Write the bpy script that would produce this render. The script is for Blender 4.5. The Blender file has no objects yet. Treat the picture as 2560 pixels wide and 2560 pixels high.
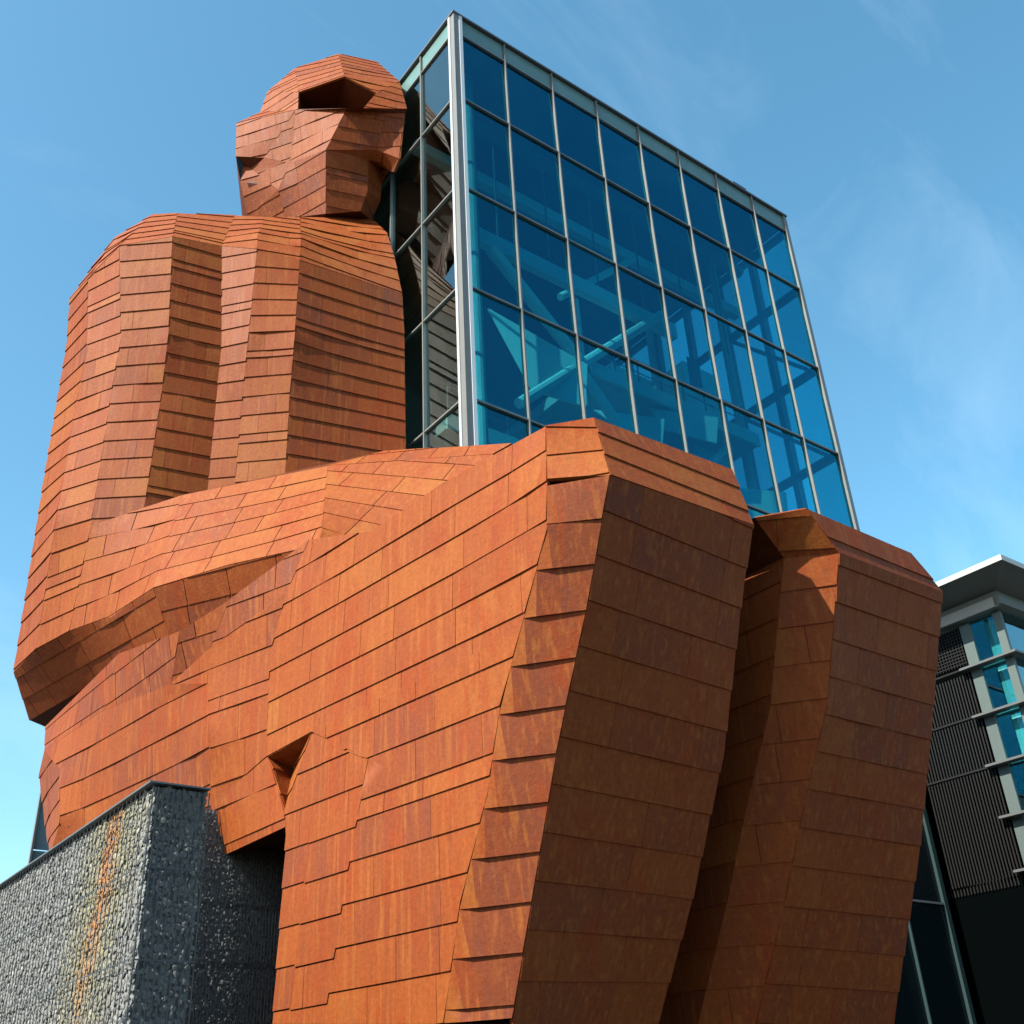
import bpy, bmesh, math, random
from mathutils import Vector, Matrix, noise
R = math.radians
# ------------------------------------------------------------------ camera, sky, sun, exposure
scene = bpy.context.scene
COL = scene.collection
CAM = Vector((0.0, 0.0, 1.7))
YAW, PITCH, ROLL, FPX = R(51.80), R(29.62), R(-3.17), 2697.0 / 2560.0
fw = Vector((math.cos(PITCH) * math.cos(YAW), math.cos(PITCH) * math.sin(YAW), math.sin(PITCH)))
rt = fw.cross(Vector((0, 0, 1))).normalized()
up = rt.cross(fw)
rt2 = rt * math.cos(ROLL) + up * math.sin(ROLL)
up2 = up * math.cos(ROLL) - rt * math.sin(ROLL)
cam_data = bpy.data.cameras.new('camera')
cam_data.sensor_width = 36.0
cam_data.lens = 36.0 * FPX
cam_data.clip_start = 0.1
cam_data.clip_end = 6000
cam = bpy.data.objects.new('camera', cam_data)
M = Matrix((rt2, up2, -fw)).transposed().to_4x4()
M.translation = CAM
cam.matrix_world = M
COL.objects.link(cam)
scene.camera = cam

SUN_TO = Vector((-0.74, -0.045, 0.667)).normalized()      # direction towards the sun
SUN_EL = math.asin(SUN_TO.z)
world = bpy.data.worlds.new('World')
scene.world = world
world.use_nodes = True
wn, wl = world.node_tree.nodes, world.node_tree.links
bg = wn['Background']
sky = wn.new('ShaderNodeTexSky')
sky.sky_type = 'NISHITA'
sky.sun_disc = False
sky.sun_elevation = SUN_EL
sky.sun_rotation = math.atan2(SUN_TO.x, SUN_TO.y)
sky.altitude = 0
sky.air_density = 1.0
sky.dust_density = 1.2
sky.ozone_density = 1.3
# thin cirrus wisps over the blue, laid out by sky direction
tc = wn.new('ShaderNodeTexCoord')
mp = wn.new('ShaderNodeMapping')
mp.inputs['Rotation'].default_value = (0.3, 0.5, 0.9)
mp.inputs['Scale'].default_value = (1.3, 5.0, 2.2)
nz = wn.new('ShaderNodeTexNoise')
nz.inputs['Scale'].default_value = 1.6
nz.inputs['Detail'].default_value = 7
nz.inputs['Roughness'].default_value = 0.62
nz.inputs['Distortion'].default_value = 0.6
cr = wn.new('ShaderNodeValToRGB')
cr.color_ramp.elements[0].position = 0.50
cr.color_ramp.elements[0].color = (0, 0, 0, 1)
cr.color_ramp.elements[1].position = 0.86
cr.color_ramp.elements[1].color = (0.075, 0.075, 0.075, 1)
mxs = wn.new('ShaderNodeMix')
mxs.data_type = 'RGBA'
mxs.inputs[7].default_value = (7.6, 8.2, 8.8, 1)
gam = wn.new('ShaderNodeHueSaturation')
gam.inputs['Saturation'].default_value = 1.21
gam.inputs['Hue'].default_value = 0.476
wl.new(tc.outputs['Generated'], mp.inputs['Vector'])
wl.new(mp.outputs['Vector'], nz.inputs['Vector'])
wl.new(nz.outputs['Fac'], cr.inputs['Fac'])
wl.new(cr.outputs['Color'], mxs.inputs[0])
wl.new(sky.outputs['Color'], gam.inputs['Color'])
wl.new(gam.outputs['Color'], mxs.inputs[6])
wl.new(mxs.outputs[2], bg.inputs['Color'])
bg.inputs['Strength'].default_value = 0.105

sd = bpy.data.lights.new('sun', 'SUN')
sd.energy = 5.0
sd.angle = R(0.53)
sd.color = (1.0, 0.955, 0.84)
sun = bpy.data.objects.new('sun', sd)
sun.rotation_euler = SUN_TO.to_track_quat('Z', 'Y').to_euler()
sun.location = SUN_TO * 80
COL.objects.link(sun)
scene.view_settings.view_transform = 'Standard'
scene.view_settings.look = 'None'
scene.view_settings.exposure = 1.48
scene.view_settings.gamma = 1.0
scene.view_settings.use_curve_mapping = False

# ------------------------------------------------------------------ helpers
def tag(o, label=None, cat=None, group=None, kind=None):
    if label: o['label'] = label
    if cat: o['category'] = cat
    if group: o['group'] = group
    if kind: o['kind'] = kind
    return o

def thing(name, loc, label, cat, group=None):
    e = bpy.data.objects.new(name, None)
    e.location = loc
    e.empty_display_size = 0.5
    COL.objects.link(e)
    return tag(e, label, cat, group)

def wpos(o):
    p = Vector((0, 0, 0))
    while o:
        p += o.location
        o = o.parent
    return p

class MB:
    """collects polygons in world coordinates; build() links them as one mesh object with its origin at its centre"""
    def __init__(self):
        self.v, self.f, self.a, self.s = [], [], [], []
    def poly(self, pts, tone=0.5):
        i = len(self.v)
        if isinstance(pts, tuple) and pts[0] == 'fan':     # a sheet that bends softly over its middle point
            _, ring, mid = pts
            self.v += [tuple(p) for p in ring] + [tuple(mid)]
            for k in range(len(ring)):
                self.s.append(len(self.f))
                self.f.append((i + k, i + (k + 1) % len(ring), i + len(ring))); self.a.append(tone)
            return
        self.v += [tuple(p) for p in pts]
        self.f.append(tuple(range(i, i + len(pts))))
        self.a.append(tone)
    def box(self, a, b, tone=0.5):
        x0, y0, z0 = a; x1, y1, z1 = b
        i = len(self.v)
        self.v += [(x0, y0, z0), (x1, y0, z0), (x1, y1, z0), (x0, y1, z0), (x0, y0, z1), (x1, y0, z1), (x1, y1, z1), (x0, y1, z1)]
        for q in ((0, 3, 2, 1), (4, 5, 6, 7), (0, 1, 5, 4), (1, 2, 6, 5), (2, 3, 7, 6), (3, 0, 4, 7)):
            self.f.append(tuple(i + k for k in q)); self.a.append(tone)
    def bar(self, p, q, w, h=None, n=4, upv=(0, 0, 1), tone=0.5):
        p, q = Vector(p), Vector(q)
        d = (q - p).normalized()
        u = Vector(upv)
        if abs(d.dot(u)) > 0.98: u = Vector((1, 0, 0))
        s = d.cross(u).normalized(); t = s.cross(d)
        h = h or w
        i = len(self.v)
        for e in (p, q):
            for k in range(n):
                if n == 4:
                    c, g = ((-1, -1), (1, -1), (1, 1), (-1, 1))[k]
                else:
                    an = 2 * math.pi * k / n; c, g = math.cos(an), math.sin(an)
                self.v.append(tuple(e + s * (c * w / 2) + t * (g * h / 2)))
        for k in range(n):
            self.f.append((i + k, i + (k + 1) % n, i + n + (k + 1) % n, i + n + k)); self.a.append(tone)
        self.f.append(tuple(i + k for k in reversed(range(n)))); self.a.append(tone)
        self.f.append(tuple(i + n + k for k in range(n))); self.a.append(tone)
    def build(self, name, mat, parent=None, smooth=False, origin=None):
        vs = [Vector(p) for p in self.v]
        if origin is None:
            lo = Vector([min(p[k] for p in vs) for k in range(3)]); hi = Vector([max(p[k] for p in vs) for k in range(3)])
            origin = (lo + hi) / 2
        origin = Vector(origin)
        me = bpy.data.meshes.new(name)
        me.from_pydata([tuple(p - origin) for p in vs], [], self.f)
        at = me.attributes.new('tone', 'FLOAT', 'FACE')
        at.data.foreach_set('value', self.a)
        me.materials.append(mat)
        for k in self.s: me.polygons[k].use_smooth = True
        if smooth:
            for p in me.polygons: p.use_smooth = True
        o = bpy.data.objects.new(name, me)
        COL.objects.link(o)
        o.parent = parent
        o.location = origin - (wpos(parent) if parent else Vector())
        return o

def box_obj(name, a, b, mat, parent=None):
    m = MB(); m.box(a, b); return m.build(name, mat, parent)

def bar_obj(name, p, q, w, mat, parent=None, h=None, n=4):
    m = MB(); m.bar(p, q, w, h, n); return m.build(name, mat, parent)

# ------------------------------------------------------------------ materials
def newmat(name):
    m = bpy.data.materials.new(name)
    m.use_nodes = True
    return m, m.node_tree.nodes, m.node_tree.links, m.node_tree.nodes['Principled BSDF']

def N(n, t, **k):
    x = n.new(t)
    for a, b in k.items():
        if a in x.inputs: x.inputs[a].default_value = b
        else: setattr(x, a, b)
    return x

def ramp(n, stops):
    r = n.new('ShaderNodeValToRGB')
    e = r.color_ramp.elements
    while len(e) < len(stops): e.new(0.5)
    for s, (p, c) in zip(e, stops):
        s.position = p
        s.color = (*c, 1) if len(c) == 3 else c
    return r

def corten(name, dark=1.0):
    m, n, l, b = newmat(name)
    geo = N(n, 'ShaderNodeNewGeometry')
    att = N(n, 'ShaderNodeAttribute', attribute_name='tone')
    # big mottling
    n1 = N(n, 'ShaderNodeTexNoise', Scale=0.8, Detail=6.0, Roughness=0.6)
    l.new(geo.outputs['Position'], n1.inputs['Vector'])
    # run-off streaks: stretched along the height
    mp = N(n, 'ShaderNodeMapping'); mp.inputs['Scale'].default_value = (3.4, 3.4, 0.35)
    l.new(geo.outputs['Position'], mp.inputs['Vector'])
    n2 = N(n, 'ShaderNodeTexNoise', Scale=1.3, Detail=7.0, Roughness=0.68)
    l.new(mp.outputs['Vector'], n2.inputs['Vector'])
    # fine speckle
    n3 = N(n, 'ShaderNodeTexNoise', Scale=14.0, Detail=6.0, Roughness=0.7)
    l.new(geo.outputs['Position'], n3.inputs['Vector'])
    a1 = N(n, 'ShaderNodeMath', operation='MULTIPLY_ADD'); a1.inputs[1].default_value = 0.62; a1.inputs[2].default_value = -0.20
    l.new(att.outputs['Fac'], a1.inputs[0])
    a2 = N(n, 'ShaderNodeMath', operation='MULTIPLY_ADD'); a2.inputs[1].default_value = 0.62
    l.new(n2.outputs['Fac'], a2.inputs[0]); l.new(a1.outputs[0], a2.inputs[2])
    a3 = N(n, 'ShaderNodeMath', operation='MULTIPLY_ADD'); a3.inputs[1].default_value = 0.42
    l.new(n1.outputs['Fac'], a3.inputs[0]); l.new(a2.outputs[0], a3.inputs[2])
    cr = ramp(n, [(0.06, (0.098, 0.036, 0.027)), (0.30, (0.124, 0.0300, 0.0120)), (0.54, (0.157, 0.0365, 0.0088)), (0.76, (0.178, 0.0425, 0.0085)), (0.98, (0.196, 0.060, 0.0120))])  # purple low end: purple-brown rust, and sky sheen put into the colour
    l.new(a3.outputs[0], cr.inputs['Fac'])
    # bright thin drips
    mp4 = N(n, 'ShaderNodeMapping'); mp4.inputs['Scale'].default_value = (9, 9, 0.5)
    l.new(geo.outputs['Position'], mp4.inputs['Vector'])
    n4 = N(n, 'ShaderNodeTexNoise', Scale=1.2, Detail=3.0)
    l.new(mp4.outputs['Vector'], n4.inputs['Vector'])
    d4 = ramp(n, [(0.52, (0, 0, 0)), (0.68, (0.75, 0.75, 0.75))])
    l.new(n4.outputs['Fac'], d4.inputs['Fac'])
    mx = N(n, 'ShaderNodeMix', data_type='RGBA')
    # red fresh-rust patches, running down
    mp5 = N(n, 'ShaderNodeMapping'); mp5.inputs['Scale'].default_value = (1.5, 1.5, 0.55)
    l.new(geo.outputs['Position'], mp5.inputs['Vector'])
    n5 = N(n, 'ShaderNodeTexNoise', Scale=0.9, Detail=8.0, Roughness=0.72, Distortion=0.4)
    l.new(mp5.outputs['Vector'], n5.inputs['Vector'])
    d5 = ramp(n, [(0.50, (0, 0, 0)), (0.62, (0.75, 0.75, 0.75))])
    l.new(n5.outputs['Fac'], d5.inputs['Fac'])
    m5 = N(n, 'ShaderNodeMix', data_type='RGBA')
    l.new(d5.outputs['Color'], m5.inputs[0]); l.new(cr.outputs['Color'], m5.inputs[6]); m5.inputs[7].default_value = (0.168, 0.0295, 0.0056, 1)
    # dark wash below joints
    n6 = N(n, 'ShaderNodeTexNoise', Scale=2.6, Detail=6.0, Roughness=0.7); l.new(mp.outputs['Vector'], n6.inputs['Vector'])
    d6 = ramp(n, [(0.54, (0, 0, 0)), (0.74, (0.6, 0.6, 0.6))]); l.new(n6.outputs['Fac'], d6.inputs['Fac'])
    m6 = N(n, 'ShaderNodeMix', data_type='RGBA')
    l.new(d6.outputs['Color'], m6.inputs[0]); l.new(m5.outputs[2], m6.inputs[6]); m6.inputs[7].default_value = (0.090, 0.026, 0.0130, 1)
    l.new(d4.outputs['Color'], mx.inputs[0]); l.new(m6.outputs[2], mx.inputs[6])
    mx.inputs[7].default_value = (0.200, 0.060, 0.0130, 1)
    sp = ramp(n, [(0.3, (0.80, 0.78, 0.78)), (0.7, (1.12, 1.12, 1.1))])
    l.new(n3.outputs['Fac'], sp.inputs['Fac'])
    mu = N(n, 'ShaderNodeMix', data_type='RGBA', blend_type='MULTIPLY'); mu.inputs[0].default_value = 1
    l.new(mx.outputs[2], mu.inputs[6]); l.new(sp.outputs['Color'], mu.inputs[7])
    dk = N(n, 'ShaderNodeMix', data_type='RGBA', blend_type='MULTIPLY'); dk.inputs[0].default_value = 1
    l.new(mu.outputs[2], dk.inputs[6]); dk.inputs[7].default_value = (dark, dark, dark, 1)
    l.new(dk.outputs[2], b.inputs['Base Color'])
    rr = N(n, 'ShaderNodeMapRange'); rr.inputs['To Min'].default_value = 0.50; rr.inputs['To Max'].default_value = 0.72
    l.new(n2.outputs['Fac'], rr.inputs['Value']); l.new(rr.outputs[0], b.inputs['Roughness'])
    b.inputs['Specular IOR Level'].default_value = 0.11
    bp = N(n, 'ShaderNodeBump', Strength=0.3, Distance=0.03)
    ad = N(n, 'ShaderNodeMath', operation='ADD'); l.new(n3.outputs['Fac'], ad.inputs[0]); l.new(n1.outputs['Fac'], ad.inputs[1])
    l.new(ad.outputs[0], bp.inputs['Height']); l.new(bp.outputs['Normal'], b.inputs['Normal'])
    return m

M_CORTEN = corten('weathering_steel')
M_SUB = corten('weathering_steel_backing', 0.45)

def plain(name, col, rough=0.5, metal=0.0, spec=0.5, var=0.0, scale=3.0, bump=0.0):
    m, n, l, b = newmat(name)
    b.inputs['Roughness'].default_value = rough
    b.inputs['Metallic'].default_value = metal
    b.inputs['Specular IOR Level'].default_value = spec
    if var:
        geo = N(n, 'ShaderNodeNewGeometry')
        t = N(n, 'ShaderNodeTexNoise', Scale=scale, Detail=6.0, Roughness=0.65)
        l.new(geo.outputs['Position'], t.inputs['Vector'])
        c = ramp(n, [(0.3, tuple(x * (1 - var) for x in col)), (0.7, tuple(min(1, x * (1 + var)) for x in col))])
        l.new(t.outputs['Fac'], c.inputs['Fac']); l.new(c.outputs['Color'], b.inputs['Base Color'])
        if bump:
            bp = N(n, 'ShaderNodeBump', Strength=bump, Distance=0.05)
            l.new(t.outputs['Fac'], bp.inputs['Height']); l.new(bp.outputs['Normal'], b.inputs['Normal'])
    else:
        b.inputs['Base Color'].default_value = (*col, 1)
    return m

def glass(name, tint, refl_tint=(1, 1, 1), base=0.05, boost=1.0, wav=0.02):
    m, n, l, b = newmat(name)
    n.remove(b)
    out = n['Material Output']
    tr = N(n, 'ShaderNodeBsdfTransparent')
    oi = N(n, 'ShaderNodeObjectInfo')                       # panes differ a little from one another
    rv = ramp(n, [(0.0, tuple(x * 0.74 for x in tint)), (1.0, tuple(min(1, x * 1.06) for x in tint))])
    l.new(oi.outputs['Random'], rv.inputs['Fac']); l.new(rv.outputs['Color'], tr.inputs['Color'])
    gl = N(n, 'ShaderNodeBsdfGlossy'); gl.inputs['Color'].default_value = (*refl_tint, 1); gl.inputs['Roughness'].default_value = 0.0
    lw = N(n, 'ShaderNodeLayerWeight')
    pw = N(n, 'ShaderNodeMath', operation='POWER'); pw.inputs[1].default_value = 4.0
    l.new(lw.outputs['Facing'], pw.inputs[0])
    ma = N(n, 'ShaderNodeMath', operation='MULTIPLY_ADD'); ma.inputs[1].default_value = boost; ma.inputs[2].default_value = base; ma.use_clamp = True
    l.new(pw.outputs[0], ma.inputs[0])
    geo = N(n, 'ShaderNodeNewGeometry')
    t = N(n, 'ShaderNodeTexNoise', Scale=0.55, Detail=1.0)
    l.new(geo.outputs['Position'], t.inputs['Vector'])
    bp = N(n, 'ShaderNodeBump', Strength=wav, Distance=0.3)
    l.new(t.outputs['Fac'], bp.inputs['Height']); l.new(bp.outputs['Normal'], gl.inputs['Normal'])
    mx = N(n, 'ShaderNodeMixShader')
    l.new(ma.outputs[0], mx.inputs[0]); l.new(tr.outputs[0], mx.inputs[1]); l.new(gl.outputs[0], mx.inputs[2])
    l.new(mx.outputs[0], out.inputs['Surface'])
    return m

M_GLASS = glass('blue_tinted_glass', (0.30, 0.76, 0.82), (0.07, 0.45, 0.66), 0.15, 0.9, 0.006)
M_GLASS_L = glass('dark_reflective_glass', (0.70, 0.88, 0.87), (0.62, 0.76, 0.76), 0.10, 1.1, 0.003)
M_GLASS_CLEAR = glass('end_wall_glass', (0.85, 0.96, 0.99), (0.9, 1, 1), 0.02, 0.8)
M_ALU = plain('silver_aluminium', (0.13, 0.135, 0.13), 0.4, 0.2, var=0.06)
M_CAP = plain('pale_teal_glass_strip', (0.09, 0.165, 0.155), 0.25, 0.0, var=0.12, scale=1.2)
M_DARKMETAL = plain('dark_grey_metal', (0.035, 0.04, 0.042), 0.45, 0.3)
M_BEAM = plain('white_painted_steel', (0.62, 0.68, 0.66), 0.5, var=0.05)
M_SLAB = plain('grey_concrete_slab', (0.34, 0.36, 0.36), 0.8, var=0.15)
M_ROOF = plain('dark_roof_underside', (0.055, 0.06, 0.065), 0.7)
M_PLAZA = None

# ------------------------------------------------------------------ ground and sky-side setting
m, n, l, b = newmat('plaza_paving')
geo = N(n, 'ShaderNodeNewGeometry')
bt = N(n, 'ShaderNodeTexBrick', Scale=1.0)
bt.inputs['Color1'].default_value = (0.036, 0.036, 0.034, 1); bt.inputs['Color2'].default_value = (0.044, 0.042, 0.04, 1); bt.inputs['Mortar'].default_value = (0.03, 0.03, 0.03, 1)
bt.inputs['Mortar Size'].default_value = 0.012; bt.inputs['Brick Width'].default_value = 0.6; bt.inputs['Row Height'].default_value = 0.3
l.new(geo.outputs['Position'], bt.inputs['Vector'])
t = N(n, 'ShaderNodeTexNoise', Scale=0.4, Detail=8.0)
l.new(geo.outputs['Position'], t.inputs['Vector'])
mu = N(n, 'ShaderNodeMix', data_type='RGBA', blend_type='OVERLAY'); mu.inputs[0].default_value = 0.5
l.new(bt.outputs['Color'], mu.inputs[6]); l.new(t.outputs['Fac'], mu.inputs[7])
l.new(mu.outputs[2], b.inputs['Base Color']); b.inputs['Roughness'].default_value = 0.85
M_PLAZA = m
g = MB()
K = 24
for i in range(K):
    for j in range(K):
        x0, y0 = -1800 + i * 150, -1800 + j * 150
        g.poly([(x0, y0, 0), (x0 + 150, y0, 0), (x0 + 150, y0 + 150, 0), (x0, y0 + 150, 0)])
go = g.build('ground', M_PLAZA, origin=(0, 0, 0))
tag(go, 'dark grey paved plaza around the building', None, kind='structure')

# ------------------------------------------------------------------ the seated figure
VX = {
'E0_0':(13.500,24.125,29.232),'E0_1':(13.500,23.031,27.629),'E0_2':(13.500,22.509,26.056),
'E0_3':(13.500,21.951,22.848),'E0_4':(13.500,21.854,18.573),'E0_5':(13.500,21.900,14.500),
'E1_0':(10.919,24.250,27.909),'E1_1':(10.350,22.820,25.474),'E1_2':(10.195,22.450,24.286),
'E1_3':(10.146,22.350,21.275),'E1_4':(10.232,22.600,19.495),'E1_5':(10.338,22.800,17.155),
'E2_0':(9.787,24.400,27.412),'E2_1':(9.156,23.250,25.391),'E2_2':(9.052,22.950,24.493),
'E2_3':(9.113,23.150,21.276),'E2_4':(9.241,23.500,19.497),'E2_5':(9.335,23.700,17.101),
'E3_0':(9.013,25.000,27.555),'E3_1':(8.270,23.750,24.850),'E3_2':(8.600,23.800,21.300),
'E3_3':(8.694,24.000,19.527),'E3_4':(8.786,24.200,16.858),'E4_0':(7.388,25.600,27.241),
'E4_1':(6.877,24.000,24.668),'E4_2':(7.178,24.100,21.255),'E4_3':(7.303,24.400,19.503),
'E4_4':(7.296,24.500,15.977),'E5_0':(6.799,26.200,27.366),'E5_1':(5.707,25.000,24.477),
'E5_2':(6.174,25.000,21.251),'E5_3':(6.217,25.240,19.514),'E5_4':(6.273,25.300,15.491),
'E5_5':(6.330,25.908,12.826),'E6_0':(5.904,26.600,26.233),'E6_1':(5.286,26.200,23.899),
'E6_2':(5.571,26.000,21.257),'E6_3':(5.643,26.400,19.249),'E6_4':(5.645,26.300,15.809),
'E6_5':(5.971,27.357,12.805),'E7_0':(5.619,27.300,25.603),'E7_1':(5.135,27.500,24.015),
'E7_2':(5.297,27.500,22.348),'E7_3':(5.410,27.600,17.781),'E7_4':(5.892,29.150,12.772),
'F_l1':(6.824,24.509,12.772),'F_l2':(7.148,22.462,12.772),'F_l3':(8.131,20.496,12.772),
'F_l4':(9.246,18.213,12.558),'F_t1':(7.874,23.409,15.942),'F_t2':(10.133,19.948,15.731),
'F_k2':(9.193,18.255,12.719),'F_t2b':(10.091,19.380,15.415),'F_t3':(12.411,16.346,14.887),
'F_t4':(12.705,16.011,15.098),'F_b3':(11.588,16.174,14.043),'F_v0':(6.701,30.055,11.847),
'F_v1':(7.244,26.539,11.847),'F_w0':(7.182,30.170,11.791),'K1_0':(9.150,10.651,11.176),
'K1_1':(9.000,10.534,10.094),'K1_2':(9.000,10.631,9.277),'K1_3':(9.000,11.001,8.611),
'K1_4':(9.000,11.947,7.004),'K1_5':(9.000,12.354,5.795),'K1_6':(9.000,13.079,4.479),
'K1_7':(9.000,13.556,2.956),'K2_0':(9.850,10.293,11.389),'K2_1':(9.600,9.820,9.993),
'K2_2':(9.600,10.530,8.266),'K2_3':(9.600,11.404,6.466),'K2_4':(9.600,12.291,4.247),
'K2_5':(9.600,12.827,2.895),'K3_0':(13.050,10.298,11.497),'K3_1':(12.900,9.946,10.172),
'K3_2':(12.900,10.415,9.109),'K3_3':(12.900,11.313,6.688),'K3_4':(12.900,12.405,4.619),
'K3_5':(12.900,13.462,2.971),'t_A':(8.338,17.068,11.880),'t_B':(8.552,14.961,11.153),
't_C':(8.774,13.016,11.234),'h0':(6.750,28.441,11.195),'h1':(6.850,23.364,11.426),'h2':(7.100,20.283,10.873),
'h3':(7.600,19.038,11.196),'h5':(6.600,27.510,10.301),'h6':(6.950,24.231,10.376),'h7':(7.300,21.000,10.001),
'h8':(7.550,19.669,10.382),'h9':(8.162,17.559,10.874),'hL0':(6.680,26.186,9.520),'hL1':(6.720,25.863,8.766),
'hL2':(6.780,25.748,8.154),'hL3':(6.900,26.601,7.637),'hS1':(6.795,28.400,9.906),'hS2':(7.240,28.600,8.563),
'm1_0':(7.620,19.798,9.674),'m1_1':(7.680,19.567,8.427),'m1_2':(7.950,19.869,7.302),
'm1_3':(8.258,19.653,6.380),'m2_0':(8.136,18.052,9.840),'m2_1':(8.154,18.062,9.199),
'm2_2':(8.196,18.068,7.793),'m3':(8.312,17.340,6.380),'m4':(8.220,17.840,7.507),'u1':(8.361,16.611,7.867),
'q0_0':(8.328,17.335,6.213),'q0_1':(8.386,17.587,3.310),'q1_0':(8.425,16.150,7.521),
'q1_1':(8.405,16.518,6.778),'q1_2':(8.420,16.724,5.472),'q1_3':(8.441,17.114,3.268),
'q2_0':(8.573,15.001,6.972),'q2_1':(8.558,15.705,4.786),'q2_2':(8.555,16.151,3.183),
'R1_0':(14.500,9.979,10.997),'R1_1':(15.150,9.943,10.260),'R1_2':(15.150,10.825,7.717),
'R1_3':(15.150,11.608,6.357),'R1_4':(15.150,12.435,4.770),'R1_5':(15.150,13.468,2.985),
'R2_0':(17.700,10.045,10.999),'R2_1':(18.400,10.006,10.318),'R2_2':(18.400,11.033,7.613),
'R2_3':(18.400,11.764,5.806),'R2_4':(18.400,13.103,2.972),'R0_0':(13.750,10.547,10.861),
'b0':(13.500,21.785,32.418),'H9':(13.500,22.278,34.343),'H8':(13.450,23.846,37.056),
'H7':(12.008,24.200,36.825),'H6':(10.752,25.200,36.150),'H5':(10.067,25.900,35.112),'H4':(9.906,26.000,34.001),
'H1':(9.186,26.300,33.225),'H2':(9.295,26.300,31.617),'e1':(11.557,22.750,33.728),'e2':(12.521,22.200,32.986),
'e3':(12.075,22.250,31.967),'e4':(10.563,24.200,32.824),'e5':(10.542,24.200,33.677),
'b1':(11.581,22.550,31.930),'k1':(11.659,22.700,32.079),'k2':(12.872,22.150,32.188),
'k2b':(13.500,21.915,32.319),'k3':(12.875,22.700,30.863),'k4':(11.315,23.400,30.529),
'k5':(12.773,23.100,30.684),'k6':(12.864,23.300,29.369),'k7':(12.796,23.600,28.710),
'k8':(11.776,24.100,28.433),'n1':(13.500,22.209,30.353),'n2':(13.500,22.550,30.027),
'n3':(13.500,23.450,31.027),'n4':(13.500,23.506,29.602),'n5':(13.500,24.120,29.116),
'c0':(10.511,24.300,32.834),'c1':(10.700,24.850,30.838),'c2':(10.577,25.400,29.977),
'c3':(11.030,25.600,29.063),'j1':(9.847,26.200,31.276),'j2':(9.628,26.500,30.762),'j3':(10.170,26.900,29.662),
'j0':(10.057,25.600,31.383),'H2b':(9.631,26.400,31.574),'fo':(9.816,25.700,33.645),
'F_t5':(11.230,19.151,16.100),'E0_25':(13.500,22.070,24.300),'K1_35':(9.000,11.390,7.950),
'vc':(8.306,17.414,6.638),'c_in':(8.750,18.107,7.622),
}
P = {k: Vector(v) for k, v in VX.items()}
for k in ('E1_5', 'E2_5', 'E3_4', 'E4_4'):
    P[k + 'x'] = P[k] + Vector((0.1, 0.15, -2.6))
P['F_low3'] = Vector((11.6, 14.9, 10.9))
P['F_kl'] = P['F_k2'] + Vector((0.05, 0.1, -1.6))
P['F_v2'] = P['F_l2'] + Vector((0.52, 0.12, -1.0))
P['F_v4'] = P['F_l4'] + Vector((0.52, 0.12, -0.9))
P['F_v3'] = P['F_l3'] + Vector((0.52, 0.12, -0.95))
for i in range(6):
    P['N_%d' % i] = P['R1_%d' % i] + Vector((-0.62, 0.72, 0.05))
P['N_0'] = P['R0_0']
for i in range(1, 6):
    P['NB_%d' % i] = Vector((14.42, 16.5 + 0.25 * i, P['R1_%d' % i].z + 0.1))

def mvc(poly, p):
    """mean value coordinates of point p in the 2D polygon"""
    k = len(poly)
    d = [(q[0] - p[0], q[1] - p[1]) for q in poly]
    r = [math.hypot(*e) for e in d]
    for i in range(k):
        if r[i] < 1e-6:
            return [1.0 if j == i else 0.0 for j in range(k)]
    tn = []
    for i in range(k):
        j = (i + 1) % k
        cr_ = d[i][0] * d[j][1] - d[i][1] * d[j][0]
        dt = d[i][0] * d[j][0] + d[i][1] * d[j][1]
        if abs(cr_) < 1e-9 * r[i] * r[j] + 1e-12 and dt < 0:
            w = [0.0] * k
            w[i] = r[j] / (r[i] + r[j]); w[j] = r[i] / (r[i] + r[j])
            return w
        tn.append((r[i] * r[j] - dt) / cr_ if abs(cr_) > 1e-12 else 0.0)
    w = [(tn[i - 1] + tn[i]) / r[i] for i in range(k)]
    s = sum(w)
    return [x / s for x in w]

def clip(poly, a, b, c):
    """keep the side a*x+b*y<=c"""
    out = []
    for i in range(len(poly)):
        p, q = poly[i - 1], poly[i]
        fp, fq = a * p[0] + b * p[1] - c, a * q[0] + b * q[1] - c
        if fp <= 0:
            out.append(p)
        if (fp < 0 < fq) or (fq < 0 < fp):
            t = fp / (fp - fq)
            out.append((p[0] + (q[0] - p[0]) * t, p[1] + (q[1] - p[1]) * t))
    return out

def area2(poly):
    return abs(sum(poly[i - 1][0] * poly[i][1] - poly[i][0] * poly[i - 1][1] for i in range(len(poly)))) / 2

def newell(pts):
    n = Vector()
    for i in range(len(pts)):
        a, b_ = pts[i - 1], pts[i]
        n += Vector(((a.y - b_.y) * (a.z + b_.z), (a.z - b_.z) * (a.x + b_.x), (a.x - b_.x) * (a.y + b_.y)))
    return n.normalized()

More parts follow.
